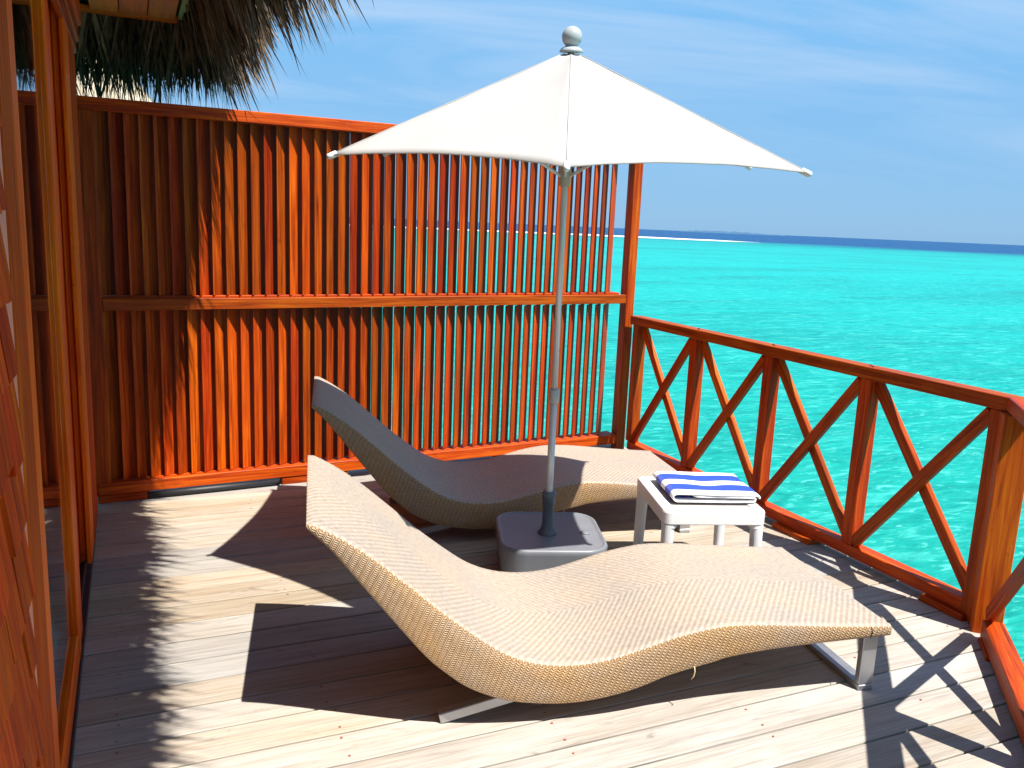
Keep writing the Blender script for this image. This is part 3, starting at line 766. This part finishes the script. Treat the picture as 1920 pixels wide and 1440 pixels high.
# ------------------------------------------------------------------ parasol
PB = Vector((1.726, 3.36, 0)); axv = Vector((-0.041, -0.076, 1)).normalized()
uu = Vector((0, 1, 0)).cross(axv).normalized(); vv = axv.cross(uu)
PW = Matrix.Identity(4)
for i in range(3): PW[i][0] = uu[i]; PW[i][1] = vv[i]; PW[i][2] = axv[i]
PW.translation = PB
par = thing('parasol', 'white hexagonal parasol with grey ball finial standing in a grey weighted base', 'parasol', T(*PB))
HR, RAD, TH0, HA = 1.868, 0.984, -2.043, 2.297
def canopy():
    nt_, ns = 18, 14; V, F, UV = [], [], []
    tips = [Vector((RAD * math.cos(TH0 + k * math.pi / 3), RAD * math.sin(TH0 + k * math.pi / 3), HR)) for k in range(6)]
    apex = Vector((0, 0, HA)); idx = {}
    for k in range(6):
        A, B = tips[k], tips[(k + 1) % 6]
        for i in range(nt_ + 1):
            t = 0.035 + 0.965 * i / nt_
            for j in range(ns + (1 if False else 0)):
                s = j / ns
                a = apex.lerp(A, t); b_ = apex.lerp(B, t); p = a.lerp(b_, s); q = 4 * s * (1 - s)
                pull = 0.050 * q * t ** 2.2                      # scalloped hem
                p = p + (apex - p) * pull
                p.z -= 0.022 * q * math.sin(math.pi * min(1, t)) * 0.7  # cloth sags between the ribs
                p += Vector((0, 0, 0.0022 * mnoise.noise(p * 7)))
                idx[(k, i, j)] = len(V); V.append(p)
    for k in range(6):
        for i in range(nt_):
            for j in range(ns):
                g = lambda ii, jj: idx[(k, ii, jj)] if jj < ns else idx[((k + 1) % 6, ii, 0)]
                F.append((g(i, j), g(i + 1, j), g(i + 1, j + 1), g(i, j + 1)))
    me = mesh_from('canopy', V, F, M['canvas'], smooth=True)
    return me, tips
cme, tips = canopy()
can = put('canopy', cme, PW, par)
md = can.modifiers.new('thick', 'SOLIDIFY'); md.thickness = 0.004; md.offset = -1
for k in range(6):      # raised seams, ribs, caps at the tips
    A = tips[k]; ap = Vector((0, 0, HA))
    seam = [ap.lerp(A, 0.05 + 0.94 * i / 10) + Vector((0, 0, 0.0008)) for i in range(11)]
    put('seam', tube_mesh(seam, 0.0022, M['canvas'], 6), PW, can)
    rib = put('rib', tube_mesh([ap.lerp(A, 0.03) - Vector((0, 0, 0.022)), ap.lerp(A, 0.5) - Vector((0, 0, 0.015)), A * 1.0 - Vector((0, 0, 0.010))], 0.007, M['table'], 8), PW, par)
    st_a = Vector((0.02 * math.cos(TH0 + k * math.pi / 3), 0.02 * math.sin(TH0 + k * math.pi / 3), HR - 0.06))
    put('strut', tube_mesh([st_a, ap.lerp(A, 0.5) - Vector((0, 0, 0.022))], 0.006, M['table'], 8), PW, rib)
    ca = (A - ap).normalized()
    put('rib_tip', tube_mesh([A - ca * 0.025 - Vector((0, 0, 0.004)), A + ca * 0.008 - Vector((0, 0, 0.004)), A + ca * 0.014 - Vector((0, 0, 0.004))], [0.011, 0.011, 0.004], M['table'], 10), PW, rib)
put('pole', lathe_mesh([(0.0165, 0.16), (0.0165, 0.83)], M['pole'], 20), PW, par, label='thicker lower length of the pole')
put('pole', lathe_mesh([(0.0135, 0.83), (0.0135, HA - 0.01)], M['pole'], 20), PW, par, label='thinner upper length of the pole')
put('clamp', lathe_mesh([(0.019, 0.825), (0.0225, 0.832), (0.0225, 0.885), (0.019, 0.892)], M['finial'], 20), PW, par)
put('hub', lathe_mesh([(0.020, HR - 0.10), (0.024, HR - 0.095), (0.024, HR - 0.02), (0.020, HR - 0.01)], M['hub'], 20), PW, par)
fin = put('finial', lathe_mesh([(0.002, HA - 0.01), (0.047, HA - 0.008), (0.048, HA - 0.003), (0.040, HA + 0.007), (0.030, HA + 0.012), (0.026, HA + 0.014)] +
          [(0.041 * math.cos(a), HA + 0.050 + 0.041 * math.sin(a)) for a in [math.radians(x) for x in range(-52, 91, 8)]] + [(0.0008, HA + 0.091)], M['finial'], 28), PW, par)
def base_mesh():
    bm = bmesh.new(); hw, hd, rc = 0.248, 0.262, 0.12; prof = [(0, 0.030, 0.0), (0, 0.020, 0.015), (0, 0.010, 0.10), (0, 0.002, 0.172), (0, 0.001, 0.186), (0, 0.005, 0.195), (0, 0.011, 0.1985), (0, 0.017, 0.1975), (0, 0.022, 0.193), (0, 0.027, 0.192)]
    V, F = [], []; seg = 10
    def outline(ins):
        o = []
        for (sx_, sy_, a0) in ((1, 1, 0), (-1, 1, 90), (-1, -1, 180), (1, -1, 270)):
            for q in range(seg + 1):
                a = math.radians(a0 + 90 * q / seg); r = max(0.01, rc - ins)
                o.append((sx_ * (hw - rc) + r * math.cos(a), sy_ * (hd - rc) + r * math.sin(a)))
        return o
    for _, ins, z in prof:
        for x, y in outline(ins): V.append((x, y, z))
    m_ = 4 * (seg + 1)
    for i in range(len(prof) - 1):
        for k in range(m_):
            a, b_ = i * m_ + k, i * m_ + (k + 1) % m_; F.append((a, b_, b_ + m_, a + m_))
    F.append(tuple(range(m_))[::-1]); F.append(tuple(range((len(prof) - 1) * m_, len(prof) * m_)))
    bm.free()
    return mesh_from('base', V, F, M['base'], smooth=True)
BW = T(1.74, 3.365, 0) @ Matrix.Rotation(math.radians(-19), 4, 'Z')
base = put('weighted_base', base_mesh(), BW, par)
md = base.modifiers.new('edge', 'EDGE_SPLIT'); md.split_angle = math.radians(60)
put('socket', lathe_mesh([(0.045, 0.191), (0.043, 0.201), (0.036, 0.211), (0.030, 0.224), (0.0265, 0.245), (0.0255, 0.335), (0.030, 0.340), (0.030, 0.372), (0.033, 0.376), (0.033, 0.392), (0.028, 0.402), (0.019, 0.404)], M['socket'], 24), PW, base)
put('filler_cap', lathe_mesh([(0.024, 0.1915), (0.024, 0.1965), (0.020, 0.1985)], M['base'], 18), BW @ T(0.165, -0.02, 0), base)

# ------------------------------------------------------------------ side table and towel
TW = T(2.076, 2.938, 0) @ Matrix.Rotation(math.radians(-18.4), 4, 'Z')
tab = thing('side_table', 'small white plastic side table between the loungers carrying the towel', 'table', TW)
TWD, TDP, TZ = 0.466, 0.52, 0.40
def rrect(x0, y0, x1, y1, r, seg=6):
    o = []
    for cx_, cy_, a0 in ((x1 - r, y1 - r, 0), (x0 + r, y1 - r, 90), (x0 + r, y0 + r, 180), (x1 - r, y0 + r, 270)):
        for q in range(seg + 1): a = math.radians(a0 + 90 * q / seg); o.append((cx_ + r * math.cos(a), cy_ + r * math.sin(a)))
    return o
def table_top():
    rings = []
    for ins, z in ((0.004, 0.335), (0.0, 0.339), (0.0, 0.388), (0.003, 0.396), (0.010, 0.400), (0.050, 0.400), (0.053, 0.398), (0.054, 0.393)):
        rings.append([(x, y, z) for x, y in rrect(ins, ins, TWD - ins, TDP - ins, max(0.006, 0.034 - ins * 0.6))])
    for ins, z in ((0.020, 0.385), (0.020, 0.335)):
        rings.append([(x, y, z) for x, y in rrect(ins, ins, TWD - ins, TDP - ins, 0.02)])
    V, F = [], []; m_ = len(rings[0])
    for r_ in rings: V += r_
    def bridge(i, j):
        for k in range(m_):
            a, b_ = i * m_ + k, i * m_ + (k + 1) % m_; F.append((a, b_, j * m_ + (k + 1) % m_, j * m_ + k))
    for i in range(7): bridge(i, i + 1)
    bridge(7, 8); bridge(8, 9); bridge(9, 0)
    return mesh_from('table_top', V, F, M['table'], smooth=False)
tt = put('table_rim', table_top(), TW, tab)
put('table_panel', mesh_from('panel', [(x, y, 0.3935) for x, y in rrect(0.052, 0.052, TWD - 0.052, TDP - 0.052, 0.01)] + [(x, y, 0.386) for x, y in rrect(0.052, 0.052, TWD - 0.052, TDP - 0.052, 0.01)],
    [tuple(range(28)), tuple(range(28, 56))[::-1]] + [(k, k + 28, (k + 1) % 28 + 28, (k + 1) % 28) for k in range(28)], M['inset']), TW, tab)
def leg_mesh(sx_, sy_):
    # tapering moulded leg: rounded outside, flat inside
    V, F = [], []; rings = [(0.335, 0.064), (0.318, 0.064), (0.315, 0.056), (0.0, 0.046)]
    for z, w in rings:
        pts = rrect(0, 0, w, w, 0.026 if w > 0.05 else 0.02, 5)
        for x, y in pts: V.append((x if sx_ > 0 else -x, y if sy_ > 0 else -y, z))
    m_ = 24
    for i in range(3):
        for k in range(m_):
            a, b_ = i * m_ + k, i * m_ + (k + 1) % m_; q = (a, a + m_, b_ + m_, b_); F.append(q if sx_ * sy_ > 0 else q[::-1])
    F.append(tuple(range(3 * m_, 4 * m_))); F.append(tuple(range(m_)))
    return mesh_from('leg', V, F, M['table'], smooth=False)
for x, y, sx_, sy_ in ((0.003, 0.003, 1, 1), (TWD - 0.003, 0.003, -1, 1), (0.003, TDP - 0.003, 1, -1), (TWD - 0.003, TDP - 0.003, -1, -1)):
    put('leg', leg_mesh(sx_, sy_), TW @ T(x, y, 0), tab)

def towel():
    # folded sheet: cross-section path in x-z, drawn out along y
    path = [(0.095, 0.030), (0.20, 0.029), (0.31, 0.028), (0.375, 0.027)]
    path += [(0.378 + 0.009 * math.cos(math.radians(a)), 0.0175 + 0.0095 * math.sin(math.radians(a))) for a in (70, 35, 0, -35, -70)]
    path += [(0.375, 0.0075), (0.28, 0.007), (0.15, 0.007), (0.035, 0.0075)]
    path += [(0.030 + 0.025 * math.cos(math.radians(a)), 0.0275 + 0.0205 * math.sin(math.radians(a))) for a in range(-95, -275, -20)]
    path += [(0.06, 0.0475), (0.10, 0.0465), (0.15, 0.0450), (0.20, 0.0440), (0.25, 0.0435), (0.30, 0.0430), (0.35, 0.0425), (0.385, 0.0410), (0.403, 0.036), (0.408, 0.028), (0.404, 0.022)]
    D_ = 0.355; nd = 26; V, F, UV = [], [], []
    s = [0.0]
    for a, b_ in zip(path[:-1], path[1:]): s.append(s[-1] + math.hypot(b_[0] - a[0], b_[1] - a[1]))
    for i, (x, z) in enumerate(path):
        for j in range(nd + 1):
            t = j / nd; y = D_ * t
            wob = 0.004 * mnoise.noise(Vector((x * 9 + z * 40, y * 7, 2))) * min(1, z / 0.02)
            dip = -0.0045 * math.exp(-((x - 0.2) / 0.06) ** 2) * (1 if z > 0.038 else 0) * math.sin(math.pi * t)
            edge = 0.006 * mnoise.noise(Vector((s[i] * 6, j > nd / 2, 5))) * (1 if j in (0, nd) else 0)
            roll = -0.006 * max(0, 1 - t / 0.08) ** 2 * (1 if z > 0.038 else 0) - 0.010 * max(0, (t - 0.9) / 0.1) ** 2 * (1 if z > 0.038 else 0)
            V.append((x - 0.10 * t * 0 + 0.004 * mnoise.noise(Vector((y * 6, i * 0.3, 9))), y + edge, z + wob + dip + roll + 0.004))
    for i in range(len(path) - 1):
        for j in range(nd):
            a = i * (nd + 1) + j; F.append((a, a + nd + 1, a + nd + 2, a + 1))
            UV.append([(s[i], j / nd), (s[i + 1], j / nd), (s[i + 1], (j + 1) / nd), (s[i], (j + 1) / nd)])
    me = mesh_from('towel', V, F, M['towel'], smooth=True, uvs=UV)
    o = put('folded_towel', me, TW @ T(0.06, 0.095, 0.3985), None, label='folded white towel with two blue stripes lying on the side table', category='towel')
    md = o.modifiers.new('thick', 'SOLIDIFY'); md.thickness = 0.0095; md.offset = 0; md.use_rim = True
    md2 = o.modifiers.new('soft', 'SUBSURF'); md2.levels = 1; md2.render_levels = 2
towel()
